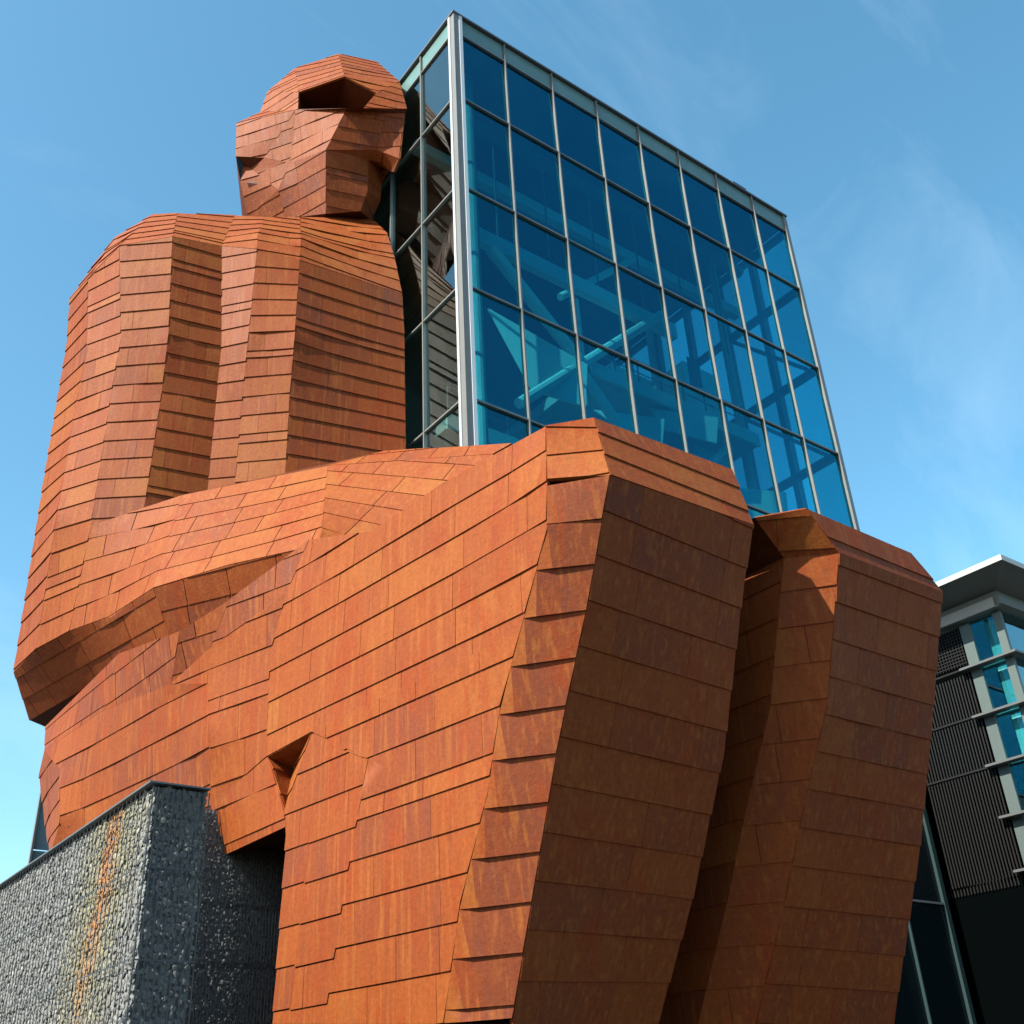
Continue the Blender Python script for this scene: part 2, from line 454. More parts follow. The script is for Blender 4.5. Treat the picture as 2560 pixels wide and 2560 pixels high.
PANELS = []          # (polys, tone, part, score)
H0 = 0.585
def facet(part, names, seed, along=None, h=H0, w=1.45, gap=0.008, proud=0.024, base_tone=0.5, spread=0.20, narrow=0.10, phase=None, shell=None, away=False):
    pts = [P[k] if isinstance(k, str) else Vector(k) for k in names]
    n = newell(pts)
    c = sum(pts, Vector()) / len(pts)
    if (n.dot(CAM - c) < 0) != away: n = -n
    rng = random.Random(seed * 7919 + 13)
    if along:
        eu = (P[along[1]] - P[along[0]]); eu = (eu - n * eu.dot(n)).normalized()
    else:
        eu = Vector((0, 0, 1)).cross(n).normalized()
    ev = n.cross(eu)
    if ev.z < 0: ev = -ev; eu = -eu
    uv = [((p - c).dot(eu), (p - c).dot(ev)) for p in pts]
    res = [(p - c).dot(n) for p in pts]
    if max(res) - min(res) > 0.3: print('warp', part, seed, round(max(res) - min(res), 2))
    def lift(u, v, off):
        wts = mvc(uv, (u, v))
        d = sum(a * b_ for a, b_ in zip(wts, res))
        return c + eu * u + ev * v + n * (d + off)
    # backing plate just under the cladding
    vmin, vmax = min(q[1] for q in uv), max(q[1] for q in uv)
    umin, umax = min(q[0] for q in uv), max(q[0] for q in uv)
    if phase is None: phase = rng.uniform(-0.08, 0.08)
    sl = max(0.3, ev.z)
    # course lines start from world heights so that neighbouring faces nearly line up
    v = vmin - 0.01 if along else (math.floor((c.z + vmin * ev.z) / H0) * H0 + phase - c.z) / ev.z
    while v > vmin: v -= h
    k = 0
    while v < vmax:
        hh = h * rng.uniform(0.97, 1.03)
        if rng.random() < narrow: hh = h * rng.uniform(0.36, 0.5)
        v0, v1 = v, v + hh
        v = v1; k += 1
        strip = clip(clip(uv, 0, -1, -v0), 0, 1, v1)
        if len(strip) < 3 or area2(strip) < 0.004: continue
        su0, su1 = min(q[0] for q in strip), max(q[0] for q in strip)
        cuts = [su0 - 0.01]
        x = umin - rng.uniform(0.2, 1.0) * w
        while x < su1:
            x += w * rng.choice((0.62, 0.85, 1.0, 1.0, 1.15, 1.3))
            if x - cuts[-1] > 0.30 and su1 - x > 0.30 and x > su0 + 0.30: cuts.append(x)
        cuts.append(su1 + 0.01)
        for a, b_ in zip(cuts, cuts[1:]):
            g0 = 0 if a == cuts[0] else gap / 2
            g1 = 0 if b_ == cuts[-1] else gap / 2
            pg = clip(clip(strip, -1, 0, -(a + g0)), 1, 0, b_ - g1)
            # drop doubled points
            q = []
            for s in pg:
                if not q or math.hypot(s[0] - q[-1][0], s[1] - q[-1][1]) > 0.004: q.append(s)
            if len(q) > 2 and math.hypot(q[0][0] - q[-1][0], q[0][1] - q[-1][1]) < 0.004: q.pop()
            if len(q) < 3 or area2(q) < 0.006: continue
            if shell is not None:
                sq = [lift(uu, vv, -0.045) for uu, vv in q]
                if newell(sq).dot(n) < 0: sq.reverse()
                shell.poly(sq, 0.3)
            tilt = rng.uniform(-0.003, 0.003)
            pr = proud * rng.uniform(0.94, 1.06)
            front, back = [], []
            for (uu, vv) in q:
                tt = (vv - v0) / hh
                off = pr * (1 - tt) + 0.004 + tilt * ((uu - a) / max(0.3, b_ - a) - 0.5)
                front.append(lift(uu, vv, off))
                back.append(lift(uu, vv, -0.05))
            cu, cv = sum(t_[0] for t_ in q) / len(q), sum(t_[1] for t_ in q) / len(q)
            mid = lift(cu, cv, pr * (1 - (cv - v0) / hh) + 0.004)
            if newell(front).dot(n) < 0: front.reverse(); back.reverse()
            polys = [('fan', front, mid)]
            m_ = len(front)
            for i in range(m_):
                j = (i + 1) % m_
                polys.append([front[j], front[i], back[i], back[j]])
            tone = min(1.0, max(0.0, rng.gauss(base_tone, spread)))
            PANELS.append([polys, tone, part])

def level(name_a, name_b):  # helper for edges given as chains
    return None

fig = thing('seated_figure_building', (11.2, 17.0, 0.0),
            'giant faceted seated human figure clad in overlapping rusty orange steel shingles', 'building')
SH = {k: MB() for k in ('head', 'torso', 'upper_arm', 'forearm', 'thigh', 'lower_leg', 'second_leg')}
def F(part, names, seed, **k):
    facet(part, names.split() if isinstance(names, str) else names, seed, shell=SH[part], **k)

# torso
F('torso', 'E1_2 E1_3 E1_4 E1_5 E1_5x E0_5 E0_4 E0_3 E0_25', 1, base_tone=0.32, proud=0.028, w=1.5)
F('torso', 'E1_0 E1_1 E1_2 E0_25 E0_2 E0_1 E0_0', 2, base_tone=0.72, proud=0.028, w=1.6)
F('torso', 'E2_2 E2_3 E2_4 E2_5 E2_5x E1_5x E1_5 E1_4 E1_3 E1_2', 3, base_tone=0.62, proud=0.028, w=1.7)
F('torso', 'E2_0 E2_1 E2_2 E1_2 E1_1 E1_0', 4, base_tone=0.67, proud=0.028, w=1.7)
F('torso', 'E3_1 E3_2 E3_3 E3_4 E3_4x E2_5x E2_5 E2_4 E2_3 E2_2', 5, base_tone=0.62, proud=0.028, w=1.7)
F('torso', 'E3_0 E3_1 E2_2 E2_1 E2_0', 6, base_tone=0.72, proud=0.028, w=2.4)
# upper arm and shoulder
F('upper_arm', 'E4_1 E4_2 E4_3 E4_4 E4_4x E3_4x E3_4 E3_3 E3_2 E3_1', 7, base_tone=0.67, proud=0.028, w=1.3)
F('upper_arm', 'E4_0 E4_1 E3_1 E3_0', 8, base_tone=0.72, proud=0.028, w=1.7)
F('upper_arm', 'E5_1 E5_2 E5_3 E5_4 E4_4x E4_4 E4_3 E4_2 E4_1', 9, base_tone=0.65, proud=0.028, w=1.7)
F('upper_arm', 'E5_0 E5_1 E4_1 E4_0', 10, base_tone=0.67, proud=0.028, w=1.5)
F('upper_arm', 'E6_1 E6_2 E6_3 E6_4 E6_5 E5_5 E5_4 E5_3 E5_2 E5_1', 11, base_tone=0.65, proud=0.028, w=1.7)
F('upper_arm', 'E6_0 E6_1 E5_1 E5_0', 12, base_tone=0.67, proud=0.028, w=1.5)
F('upper_arm', 'E7_1 E7_2 E7_3 E7_4 E6_5 E6_4 E6_3 E6_2 E6_1', 13, base_tone=0.65, proud=0.028, w=1.7)
F('upper_arm', 'E7_0 E7_1 E6_1 E6_0', 14, base_tone=0.62, proud=0.028, w=1.5)
# forearm
F('forearm', 'E5_4 E5_5 F_l1 F_l2 F_t1', 15, along=('F_l2', 'F_l1'), w=1.25, gap=0.022, proud=0.018, narrow=0.0, base_tone=0.62)
F('forearm', 'F_t1 F_l2 F_l3 F_l4 F_k2 F_t2', 16, along=('F_l4', 'F_l2'), w=1.35, gap=0.022, proud=0.018, narrow=0.0, base_tone=0.64)
F('forearm', 'F_t2 F_k2 F_kl F_low3 F_t3', 17, along=('F_low3', 'F_k2'), w=1.5, gap=0.022, proud=0.018, narrow=0.0, base_tone=0.62)
F('forearm', 'F_t2 F_t3 F_t4 F_t5', 18, along=('F_t3', 'F_t2'), w=0.9, gap=0.022, proud=0.016, narrow=0.0, base_tone=0.57)
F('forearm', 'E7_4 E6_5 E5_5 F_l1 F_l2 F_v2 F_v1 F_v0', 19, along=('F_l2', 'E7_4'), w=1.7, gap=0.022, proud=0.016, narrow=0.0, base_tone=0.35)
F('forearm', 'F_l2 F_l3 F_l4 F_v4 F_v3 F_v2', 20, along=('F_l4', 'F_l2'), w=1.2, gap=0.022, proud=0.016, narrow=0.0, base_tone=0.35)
# hip and thigh
F('thigh', 'h0 h5 h6 h1', 21, w=1.45, gap=0.022, base_tone=0.08, proud=0.016)  # low tones on these hip-top facets paint in a purple sky sheen
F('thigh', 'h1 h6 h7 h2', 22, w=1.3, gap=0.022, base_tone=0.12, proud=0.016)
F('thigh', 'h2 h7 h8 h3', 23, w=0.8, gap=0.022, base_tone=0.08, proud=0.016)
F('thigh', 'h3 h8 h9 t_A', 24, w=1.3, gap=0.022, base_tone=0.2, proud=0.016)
F('thigh', 'h5 hS1 hS2 hL3 hL2 hL1 hL0', 25, base_tone=0.3, w=1.6)
F('thigh', 'h5 hL0 hL1 hL2 hL3 m1_2 m1_1 m1_0 h7 h6', 26, base_tone=0.42, w=1.7, h=0.68)
F('thigh', 'h7 m1_0 m1_1 m1_2 m2_2 m2_1 m2_0 h9 h8', 27, base_tone=0.45, w=2.0, h=0.68)
F('thigh', 'm1_2 m1_3 m3 vc m4 m2_2', 28, base_tone=0.36, w=2.0, h=0.66)
F('thigh', 't_A h9 m2_0 m2_1 m2_2 u1 K1_35 K1_2 K1_1 K1_0 t_C t_B', 29, base_tone=0.62, spread=0.17, w=1.5, h=0.62)
F('thigh', 'm2_2 u1 c_in', 30, base_tone=0.6, w=1.0, proud=0.02)
F('thigh', 'm2_2 c_in m4', 38, base_tone=0.8, w=1.0, proud=0.02)
F('thigh', 'm4 c_in vc', 39, base_tone=0.7, w=1.0, proud=0.02)
F('lower_leg', 'u1 vc c_in', 37, base_tone=0.8, w=1.0, proud=0.02)
# lower leg
F('lower_leg', 'u1 q1_0 q2_0', 46, base_tone=0.5, h=0.62)
F('lower_leg', 'u1 q2_0 q2_1 q2_2 K1_7 K1_6 K1_5 K1_4 K1_35', 31, base_tone=0.52, w=1.5, h=0.62)
F('lower_leg', 'q1_0 q1_1 q1_2 q1_3 q2_2 q2_1 q2_0', 32, base_tone=0.5, w=1.7, h=0.62)
F('lower_leg', 'u1 vc q0_0 q0_1 q1_3 q1_2 q1_1 q1_0', 33, base_tone=0.5, w=1.7, h=0.62)
F('lower_leg', 'K1_0 K1_1 K2_1 K2_0', 34, base_tone=0.55, w=1.7)
F('lower_leg', 'K2_0 K2_1 K3_1 K3_0', 35, base_tone=0.5, w=1.5, h=0.55)
F('lower_leg', 'K2_1 K2_2 K2_3 K2_4 K2_5 K3_5 K3_4 K3_3 K3_2 K3_1', 36, base_tone=0.40, w=1.6, h=0.66, narrow=0.0)
# second leg
F('second_leg', 'R1_0 R1_1 R2_1 R2_0', 41, base_tone=0.5, w=1.5, h=0.55)
F('second_leg', 'R1_1 R1_2 R1_3 R1_4 R1_5 R2_4 R2_3 R2_2 R2_1', 42, base_tone=0.40, w=1.6, h=0.66, narrow=0.0)
F('second_leg', 'N_0 N_1 R1_1 R1_0', 43, base_tone=0.5, w=1.5)
F('second_leg', 'N_1 N_2 N_3 N_4 N_5 R1_5 R1_4 R1_3 R1_2 R1_1', 44, base_tone=0.5, w=1.5, h=0.64, narrow=0.0)
F('second_leg', 'N_1 NB_1 NB_2 NB_3 NB_4 NB_5 N_5 N_4 N_3 N_2', 45, base_tone=0.45, w=1.5, h=0.64, narrow=0.0)
# head
F('head', 'H7 H6 e5 e1', 51, base_tone=0.6, w=1.8, h=0.5, proud=0.018)
F('head', 'H6 H5 e5', 52, base_tone=0.55, w=1.8, h=0.5, proud=0.018)
F('head', 'H5 H4 c0 e4 e5', 53, base_tone=0.55, w=1.8, h=0.5, proud=0.018)
F('head', 'H7 e1 e2 H9 H8', 54, base_tone=0.55, w=1.8, h=0.5, proud=0.018)
F('head', 'e2 e3 b0 H9', 55, base_tone=0.6, w=1.8, h=0.5, proud=0.018)
F('head', 'H4 H1 c0', 68, base_tone=0.5, w=1.5, h=0.52, proud=0.018)
F('head', 'H1 H2 j0 c0', 56, base_tone=0.5, w=1.5, h=0.52, proud=0.018)
F('head', 'c0 j0 c1', 57, base_tone=0.45, w=1.5, proud=0.018)
F('head', 'j0 j1 c2 c1', 58, base_tone=0.42, w=1.5, proud=0.018)
F('head', 'j1 H2b j2 j3 c2', 59, base_tone=0.42, w=1.5, proud=0.018)
F('head', 'c2 j3 c3', 60, base_tone=0.4, w=1.5, proud=0.018)
F('head', 'c0 k1 k4 c1', 61, base_tone=0.4, w=1.6, proud=0.018)
F('head', 'k1 k2 k3 k4', 62, base_tone=0.36, w=1.6, h=0.5, proud=0.018)
F('head', 'k4 k3 k5 k6 k7 k8', 63, base_tone=0.36, w=2.4, proud=0.018)
F('head', 'c1 k4 k8 c3 c2', 64, base_tone=0.38, w=1.6, proud=0.018)
F('head', 'k3 n1 n2 n3 k5', 69, base_tone=0.35, w=1.6, proud=0.018)
F('head', 'k2 k2b n1 k3', 65, base_tone=0.35, w=1.5, proud=0.018)
F('head', 'k5 n3 n4 k6', 66, base_tone=0.35, w=1.5, proud=0.018)
F('head', 'k6 n4 n5 k7', 67, base_tone=0.35, w=1.5, proud=0.018)

F('head', ['H8', 'H9', 'b0', 'k2b', 'n1', 'n2', 'n3', 'n4', 'n5', (13.5, 26.0, 28.9), (13.5, 27.5, 36.4)], 70, base_tone=0.6, away=True)
F('torso', ['E0_0', (13.5, 29.0, 28.6), (13.5, 30.5, 14.5), 'E0_5', 'E0_4', 'E0_3', 'E0_25', 'E0_2', 'E0_1'], 71, base_tone=0.6, away=True)
# folded shingles along the knee edge: each course kicks out at its foot, a triangular cheek closes its side
def on_edge(chain, z):
    for a, b_ in zip(chain, chain[1:]):
        if P[a].z >= z >= P[b_].z:
            t = (P[a].z - z) / (P[a].z - P[b_].z)
            return P[a].lerp(P[b_], t)
    return P[chain[-1]].copy()
ck1 = ['K1_1', 'K1_2', 'K1_3', 'K1_4', 'K1_5', 'K1_6', 'K1_7']
ck2 = ['K2_1', 'K2_2', 'K2_3', 'K2_4', 'K2_5']
rng = random.Random(5)
zz = 9.99
while zz > 2.98:
    z1 = max(2.97, zz - 0.62)
    a, b_, c_, d_ = on_edge(ck1, zz), on_edge(ck2, zz), on_edge(ck2, z1), on_edge(ck1, z1)
    nn = (b_ - a).cross(d_ - a).normalized()
    if nn.dot(CAM - a) < 0: nn = -nn
    f = rng.uniform(0.20, 0.28)
    foot = d_.lerp(c_, f) + nn * (0.06 if zz < 9.9 else 0.02)
    cfoot = c_ + nn * 0.045
    ledge = [foot - Vector((0, 0, 0.0)), cfoot, c_ - nn * 0.03, d_.lerp(c_, f) - nn * 0.03]
    top_a, top_b = a + nn * 0.012, b_ + nn * 0.012
    PANELS.append([[('fan', [top_a, foot, cfoot, top_b], (top_a + foot + cfoot + top_b) / 4 + nn * 0.004), ledge, [top_b, cfoot, c_ - nn * 0.03, b_ - nn * 0.03]], max(0, min(1, rng.gauss(0.04, 0.05))), 'lower_leg'])  # low tone paints a lilac sky reflection onto the folded shingle
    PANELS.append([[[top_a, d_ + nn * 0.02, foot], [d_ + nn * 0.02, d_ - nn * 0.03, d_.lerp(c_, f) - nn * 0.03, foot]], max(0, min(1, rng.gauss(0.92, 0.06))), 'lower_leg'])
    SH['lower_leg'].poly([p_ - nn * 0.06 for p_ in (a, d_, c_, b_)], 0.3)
    zz = z1 - 0.004

# closing faces that the cladding does not cover (tops, backs, undersides): plain backing steel
def close(part, *polys):
    for p in polys:
        pts = [P[k] if isinstance(k, str) else Vector(k) for k in p]
        SH[part].poly(pts, 0.35)
P['e1i'] = P['e1'] + Vector((0.5, 1.5, 0.1)); P['e2i'] = P['e2'] + Vector((0.3, 1.3, 0.1)); P['e3i'] = P['e3'] + Vector((0.2, 1.4, 0.3))
P['b1i'] = P['b1'] + Vector((0.35, 1.4, 0.3)); P['e4i'] = P['e4'] + Vector((0.6, 0.7, 0.3)); P['e5i'] = P['e5'] + Vector((0.6, 0.7, 0.1))
close('head', ('e1', 'e2', 'e2i', 'e1i'), ('e2', 'e3', 'e3i', 'e2i'), ('e3', 'b1', 'b1i', 'e3i'), ('b1', 'e4', 'e4i', 'b1i'), ('e4', 'e5', 'e5i', 'e4i'), ('e5', 'e1', 'e1i', 'e5i'),
      ('e1i', 'e2i', 'e3i', 'b1i'), ('e1i', 'b1i', 'e4i', 'e5i'))
close('head', ('e4', 'b1', 'k1', 'c0'), ('b1', 'e3', 'b0', 'k2b', 'k2', 'k1'), ('H2', 'j0', 'j1', 'H2b'),
      ('k7', 'n5', (13.5, 26.0, 28.9), (12.0, 26.4, 28.6), 'k8'), ('k8', (12.0, 26.4, 28.6), 'c3'), ('c3', (12.0, 26.4, 28.6), (10.6, 28.0, 29.3), 'j3'))
close('head', ('H7', 'H8', (13.5, 27.5, 36.4), (11.9, 28.2, 35.8), 'H6'), ('H6', (11.9, 28.2, 35.8), (10.6, 28.2, 34.2), 'H5'), ('H5', (10.6, 28.2, 34.2), 'H1', 'H4'),
      ('H1', (10.6, 28.2, 34.2), (10.6, 28.0, 30.5), 'H2'), ('H2', (10.6, 28.0, 30.5), (10.5, 28.0, 30.0), 'j2'), ('j2', (10.5, 28.0, 30.0), (10.6, 28.0, 29.3), 'j3'))
close('head', ((11.2, 25.2, 29.2), (13.4, 24.9, 29.6), (13.4, 24.6, 26.5), (11.0, 25.0, 26.5)), ((11.2, 25.2, 29.2), (11.0, 25.0, 26.5), (10.4, 27.2, 26.5), (10.6, 27.2, 29.4)))
close('torso', ('E0_0', 'E1_0', 'E2_0', 'E3_0', (9.6, 29.0, 27.6), (13.5, 29.0, 28.6)), ((13.5, 29.0, 28.6), (9.6, 29.0, 27.6), (8.0, 30.5, 14.0), (13.5, 30.5, 14.5)))
close('upper_arm', ('E3_0', 'E4_0', 'E5_0', (7.4, 28.8, 27.0), (9.6, 29.0, 27.6)), ('E5_0', 'E6_0', 'E7_0', (6.2, 29.2, 25.6), (7.4, 28.8, 27.0)),
      ('E7_0', 'E7_1', 'E7_2', 'E7_3', 'E7_4', (7.1, 30.6, 12.9), (6.2, 29.6, 18.0), (6.2, 29.2, 25.6)), ((7.4, 28.8, 27.0), (6.2, 29.2, 25.6), (6.2, 29.6, 18.0), (7.1, 30.6, 12.9), (8.0, 30.0, 14.0), (9.6, 29.0, 27.6)))
close('forearm', ('F_v0', 'F_v1', 'F_v2', 'F_v3', 'F_v4', (11.4, 18.6, 11.9), (9.4, 26.0, 12.0), (8.4, 31.6, 12.0), 'F_w0'), ('E7_4', 'F_v0', 'F_w0', (8.4, 31.6, 12.0), (7.1, 30.6, 12.9)),
      ('E5_4', 'F_t1', 'F_t2', 'F_t5', (10.5, 21.9, 15.0), (8.4, 24.4, 15.4)), ('F_t5', 'F_t4', (13.4, 18.2, 15.2), (13.4, 21.9, 15.4), (10.5, 21.9, 15.0)))
TOPC = (11.0, 15.2, 11.0)
ring_ = ['t_A', 't_B', 't_C', 'K1_0', 'K2_0', 'K3_0', (13.3, 20.0, 11.4), (10.0, 21.5, 11.6), 'h3']
close('thigh', *[(ring_[i], ring_[(i + 1) % 9], TOPC) for i in range(9)])
close('thigh', ('h3', (10.0, 21.5, 11.6), (10.0, 27.5, 11.8), 'h0', 'h1', 'h2'),
      ('h0', (10.0, 27.5, 11.8), (10.0, 29.5, 8.4), 'hS2', 'hS1', 'h5'), ('m1_3', 'm1_2', 'hL3', 'hS2', (12.5, 29.5, 7.2), (12.5, 18.0, 6.42), 'm3'), ('m3', (12.5, 18.0, 6.42), (12.5, 17.2, 7.6), 'u1', 'vc'))
close('lower_leg', ('K3_0', 'K3_1', 'K3_2', 'K3_3', 'K3_4', 'K3_5', (12.9, 13.9, -0.05), (12.9, 18.6, -0.05), (12.9, 18.3, 6.4), (13.0, 20.0, 12.0)),
      ('q0_0', 'q0_1', (8.8, 18.4, -0.05), (12.9, 18.6, -0.05), (12.9, 18.3, 6.4)), ('q0_1', 'q1_3', 'q2_2', 'K1_7', (9.0, 14.3, -0.05), (8.8, 18.4, -0.05)),
      ('K1_7', 'K2_5', (9.6, 13.4, -0.05), (9.0, 14.3, -0.05)), ('K2_5', 'K3_5', (12.9, 13.9, -0.05), (9.6, 13.4, -0.05)))
close('second_leg', ('R2_0', 'R2_1', 'R2_2', 'R2_3', 'R2_4', (18.4, 14.0, -0.05), (18.4, 19.2, -0.05), (18.4, 19.2, 11.0)), ('R1_0', 'R2_0', (18.4, 19.2, 11.0), (14.4, 19.2, 11.0), 'N_0'),
      ('R1_5', 'R2_4', (18.4, 14.0, -0.05), (15.15, 14.0, -0.05)), ('N_5', 'R1_5', (15.15, 14.0, -0.05), (14.5, 14.8, -0.05)), ('N_5', 'NB_5', (14.42, 18.0, -0.05), (14.5, 14.8, -0.05)),
      ('N_0', 'N_1', 'NB_1', (14.42, 19.2, 10.4), (14.4, 19.2, 11.0)))

PARTS = {}
for k, mb in SH.items():
    PARTS[k] = mb.build(k, M_SUB, fig)
PARTS['second_leg']['label'] = 'second leg farther to the right, partly in the shade of the first'

# pick the 300 panels that show largest as single parts; the rest are one mass of cladding
def project(p):
    wv = p - CAM
    z = wv.dot(fw)
    return (0.5 + FPX * wv.dot(rt2) / z, 0.5 - FPX * wv.dot(up2) / z) if z > 0.1 else (9, 9)
scored = []
for pn in PANELS:
    pr = [project(p) for p in (pn[0][0][1] if pn[0][0][0] == 'fan' else pn[0][0])]
    cx = sum(q[0] for q in pr) / len(pr); cy = sum(q[1] for q in pr) / len(pr)
    ar = area2(pr)
    if not (-0.02 < cx < 1.02 and -0.02 < cy < 1.02): ar = 0
    scored.append(ar)
order = sorted(range(len(PANELS)), key=lambda i: -scored[i])
single = set(order[:300])
rest = MB()
for i, (polys, tone, part) in enumerate(PANELS):
    if i in single:
        mb = MB()
        for p in polys: mb.poly(p, tone)
        mb.build('panel', M_CORTEN, PARTS[part])
    else:
        for p in polys: rest.poly(p, tone)
ro = rest.build('panel_cladding', M_CORTEN, fig)
tag(ro, 'smaller overlapping rusty steel shingles', kind='stuff')
print('panels', len(PANELS))
# ------------------------------------------------------------------ glass tower
TX0, TX1, TY0, TY1, TZ = 13.83, 30.90, 19.29, 31.4, 35.0
tower = thing('glass_tower', (22.3, 25.3, 0), 'tall blue glass curtain wall block rising behind the rusty figure', 'building')
xs = [TX0 + (TX1 - TX0) * i / 8 for i in range(9)]
ys = [19.29, 21.35, 23.3, 25.3, 27.3, 29.35, 31.4]
rows = [34.05, 30.87, 26.83, 22.85, 18.85, 14.85, 10.85, 6.85, 2.85, 0.05]
M_GLASS_LOW = plain('shade_black_glazing', (0.004, 0.008, 0.009), 0.12, 0.0, spec=0.25)  # lower panes coloured black in place of shade and dark reflections
def pane_obj(name, a, b, mat, jit=0.007):
    """a thin glass sheet standing in the frame, each one a hair out of true like real glazing"""
    r_ = random.Random(int(a[0] * 91 + a[1] * 37 + a[2] * 13))
    m_ = MB(); m_.box(a, b)
    o = m_.build(name, mat, tower)
    o.rotation_euler = (r_.uniform(-jit, jit), r_.uniform(-jit, jit), r_.uniform(-jit, jit))
    return o
for i in range(8):
    pane_obj('top_strip_panel', (xs[i] + 0.06, TY0 + 0.03, 34.10), (xs[i + 1] - 0.04, TY0 + 0.06, 34.92), M_CAP, 0.001)
    for r0, r1 in zip(rows[1:], rows):
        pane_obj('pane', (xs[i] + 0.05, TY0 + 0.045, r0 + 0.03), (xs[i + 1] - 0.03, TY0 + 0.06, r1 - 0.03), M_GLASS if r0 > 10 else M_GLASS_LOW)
for j in range(6):
    pane_obj('top_strip_panel', (TX0 + 0.03, ys[j] + 0.06, 34.10), (TX0 + 0.06, ys[j + 1] - 0.04, 34.92), M_CAP, 0.001)
    for r0, r1 in zip(rows[1:], rows):
        pane_obj('pane', (TX0 + 0.045, ys[j] + 0.05, r0 + 0.03), (TX0 + 0.06, ys[j + 1] - 0.03, r1 - 0.03), M_GLASS_L)
M_FRAME_SHADE = plain('shade_dark_frame', (0.012, 0.028, 0.029), 0.6, 0.0, spec=0.2)  # lower frames coloured dark to stand for the shade on them
for x in xs[1:-1]:
    box_obj('mullion', (x - 0.024, TY0 - 0.055, 10.85), (x + 0.024, TY0 + 0.12, 34.94), M_ALU, tower)
    box_obj('mullion', (x - 0.024, TY0 - 0.055, 0.0), (x + 0.024, TY0 + 0.12, 10.845), M_FRAME_SHADE, tower)
for y in ys[1:]:
    box_obj('mullion', (TX0 - 0.05, y - 0.024, 0.0), (TX0 + 0.12, y + 0.024, 34.94), M_ALU, tower)
M_TRANSOM = plain('grey_transom_metal', (0.13, 0.145, 0.15), 0.4, 0.3)
for z in rows[:-1]:
    box_obj('transom', (TX0 + 0.3, TY0 - 0.03, z - 0.03), (TX1 - 0.1, TY0 + 0.10, z + 0.03), M_TRANSOM, tower)
    box_obj('transom', (TX0 - 0.03, TY0 + 0.3, z - 0.025), (TX0 + 0.10, TY1, z + 0.025), M_ALU, tower)
box_obj('corner_post', (TX0 - 0.04, TY0 - 0.06, 0), (TX0 + 0.17, TY0 + 0.15, 34.95), M_ALU, tower)
box_obj('corner_trim', (TX0 + 0.172, TY0 - 0.075, 0), (TX0 + 0.30, TY0 + 0.10, 34.94), plain('white_post_trim', (0.60, 0.61, 0.60), 0.4, 0.3), tower)
box_obj('corner_trim', (TX0 - 0.075, TY0 + 0.152, 0), (TX0 + 0.10, TY0 + 0.26, 34.94), plain('grey_post_trim', (0.36, 0.38, 0.39), 0.4, 0.3), tower)
box_obj('corner_post', (TX1 - 0.16, TY0 - 0.05, 10.85), (TX1 + 0.03, TY0 + 0.15, 34.95), M_ALU, tower)
box_obj('corner_post', (TX1 - 0.16, TY0 - 0.05, 0), (TX1 + 0.03, TY0 + 0.15, 10.845), M_FRAME_SHADE, tower)
# coping and roof
mb = MB()
mb.box((TX0 - 0.09, TY0 - 0.09, 34.952), (TX1 + 0.08, TY0 + 0.35, 35.03)); mb.box((TX0 - 0.09, TY0 + 0.352, 34.952), (TX0 + 0.35, TY1 + 0.1, 35.03))
mb.box((TX1 - 0.30, TY0 + 0.352, 34.952), (TX1 + 0.08, TY1 + 0.1, 35.03))
mb.build('coping', plain('coping_metal', (0.10, 0.105, 0.11), 0.4, 0.5), tower)
mb = MB()
mb.box((TX0 + 0.2, TY0 + 0.2, 34.25), (TX1 - 0.2, TY1 - 0.1, 34.85))
for i in range(1, 8):
    mb.box((xs[i] - 0.12, TY0 + 0.25, 33.75), (xs[i] + 0.12, TY1 - 0.2, 34.245))
mb.build('roof_deck', M_ROOF, tower)
box_obj('back_wall', (TX0, TY1 - 0.098, 0), (TX1, TY1 + 0.1, 34.9), plain('dark_back_wall', (0.07, 0.085, 0.09), 0.8), tower)
# end wall: clear panes between frames with braces
M_FRAME = plain('blue_grey_steel_frame', (0.10, 0.15, 0.17), 0.5, 0.2)
ey = [TY0 + 0.15, 21.3, 23.3, 25.3, 27.3, 29.3, TY1 - 0.12]
for j in range(6):
    for r0, r1 in zip(rows[1:6], rows[0:5]):
        pane_obj('pane', (TX1 - 0.03, ey[j] + 0.1, r0 + 0.1), (TX1 - 0.015, ey[j + 1] - 0.1, r1 - 0.1), M_GLASS_CLEAR)
for y in ey[1:-1]:
    box_obj('end_frame', (TX1 - 0.28, y - 0.12, 0), (TX1 + 0.04, y + 0.12, 34.9), M_FRAME, tower)
for z in rows[:6]:
    box_obj('end_frame', (TX1 - 0.22, TY0 + 0.16, z - 0.14), (TX1 + 0.02, TY1 - 0.13, z + 0.14), M_FRAME, tower)
box_obj('end_wall_panel', (TX1 - 0.08, TY0 + 0.15, 0.0), (TX1, TY1 - 0.11, 14.7), M_SLAB, tower)
for z0, z1 in ((18.85, 22.85), (22.85, 26.83), (26.83, 30.87)):
    bar_obj('brace', (TX1 - 0.45, TY0 + 0.3, z0), (TX1 - 0.45, 23.3, z1), 0.16, M_FRAME, tower)
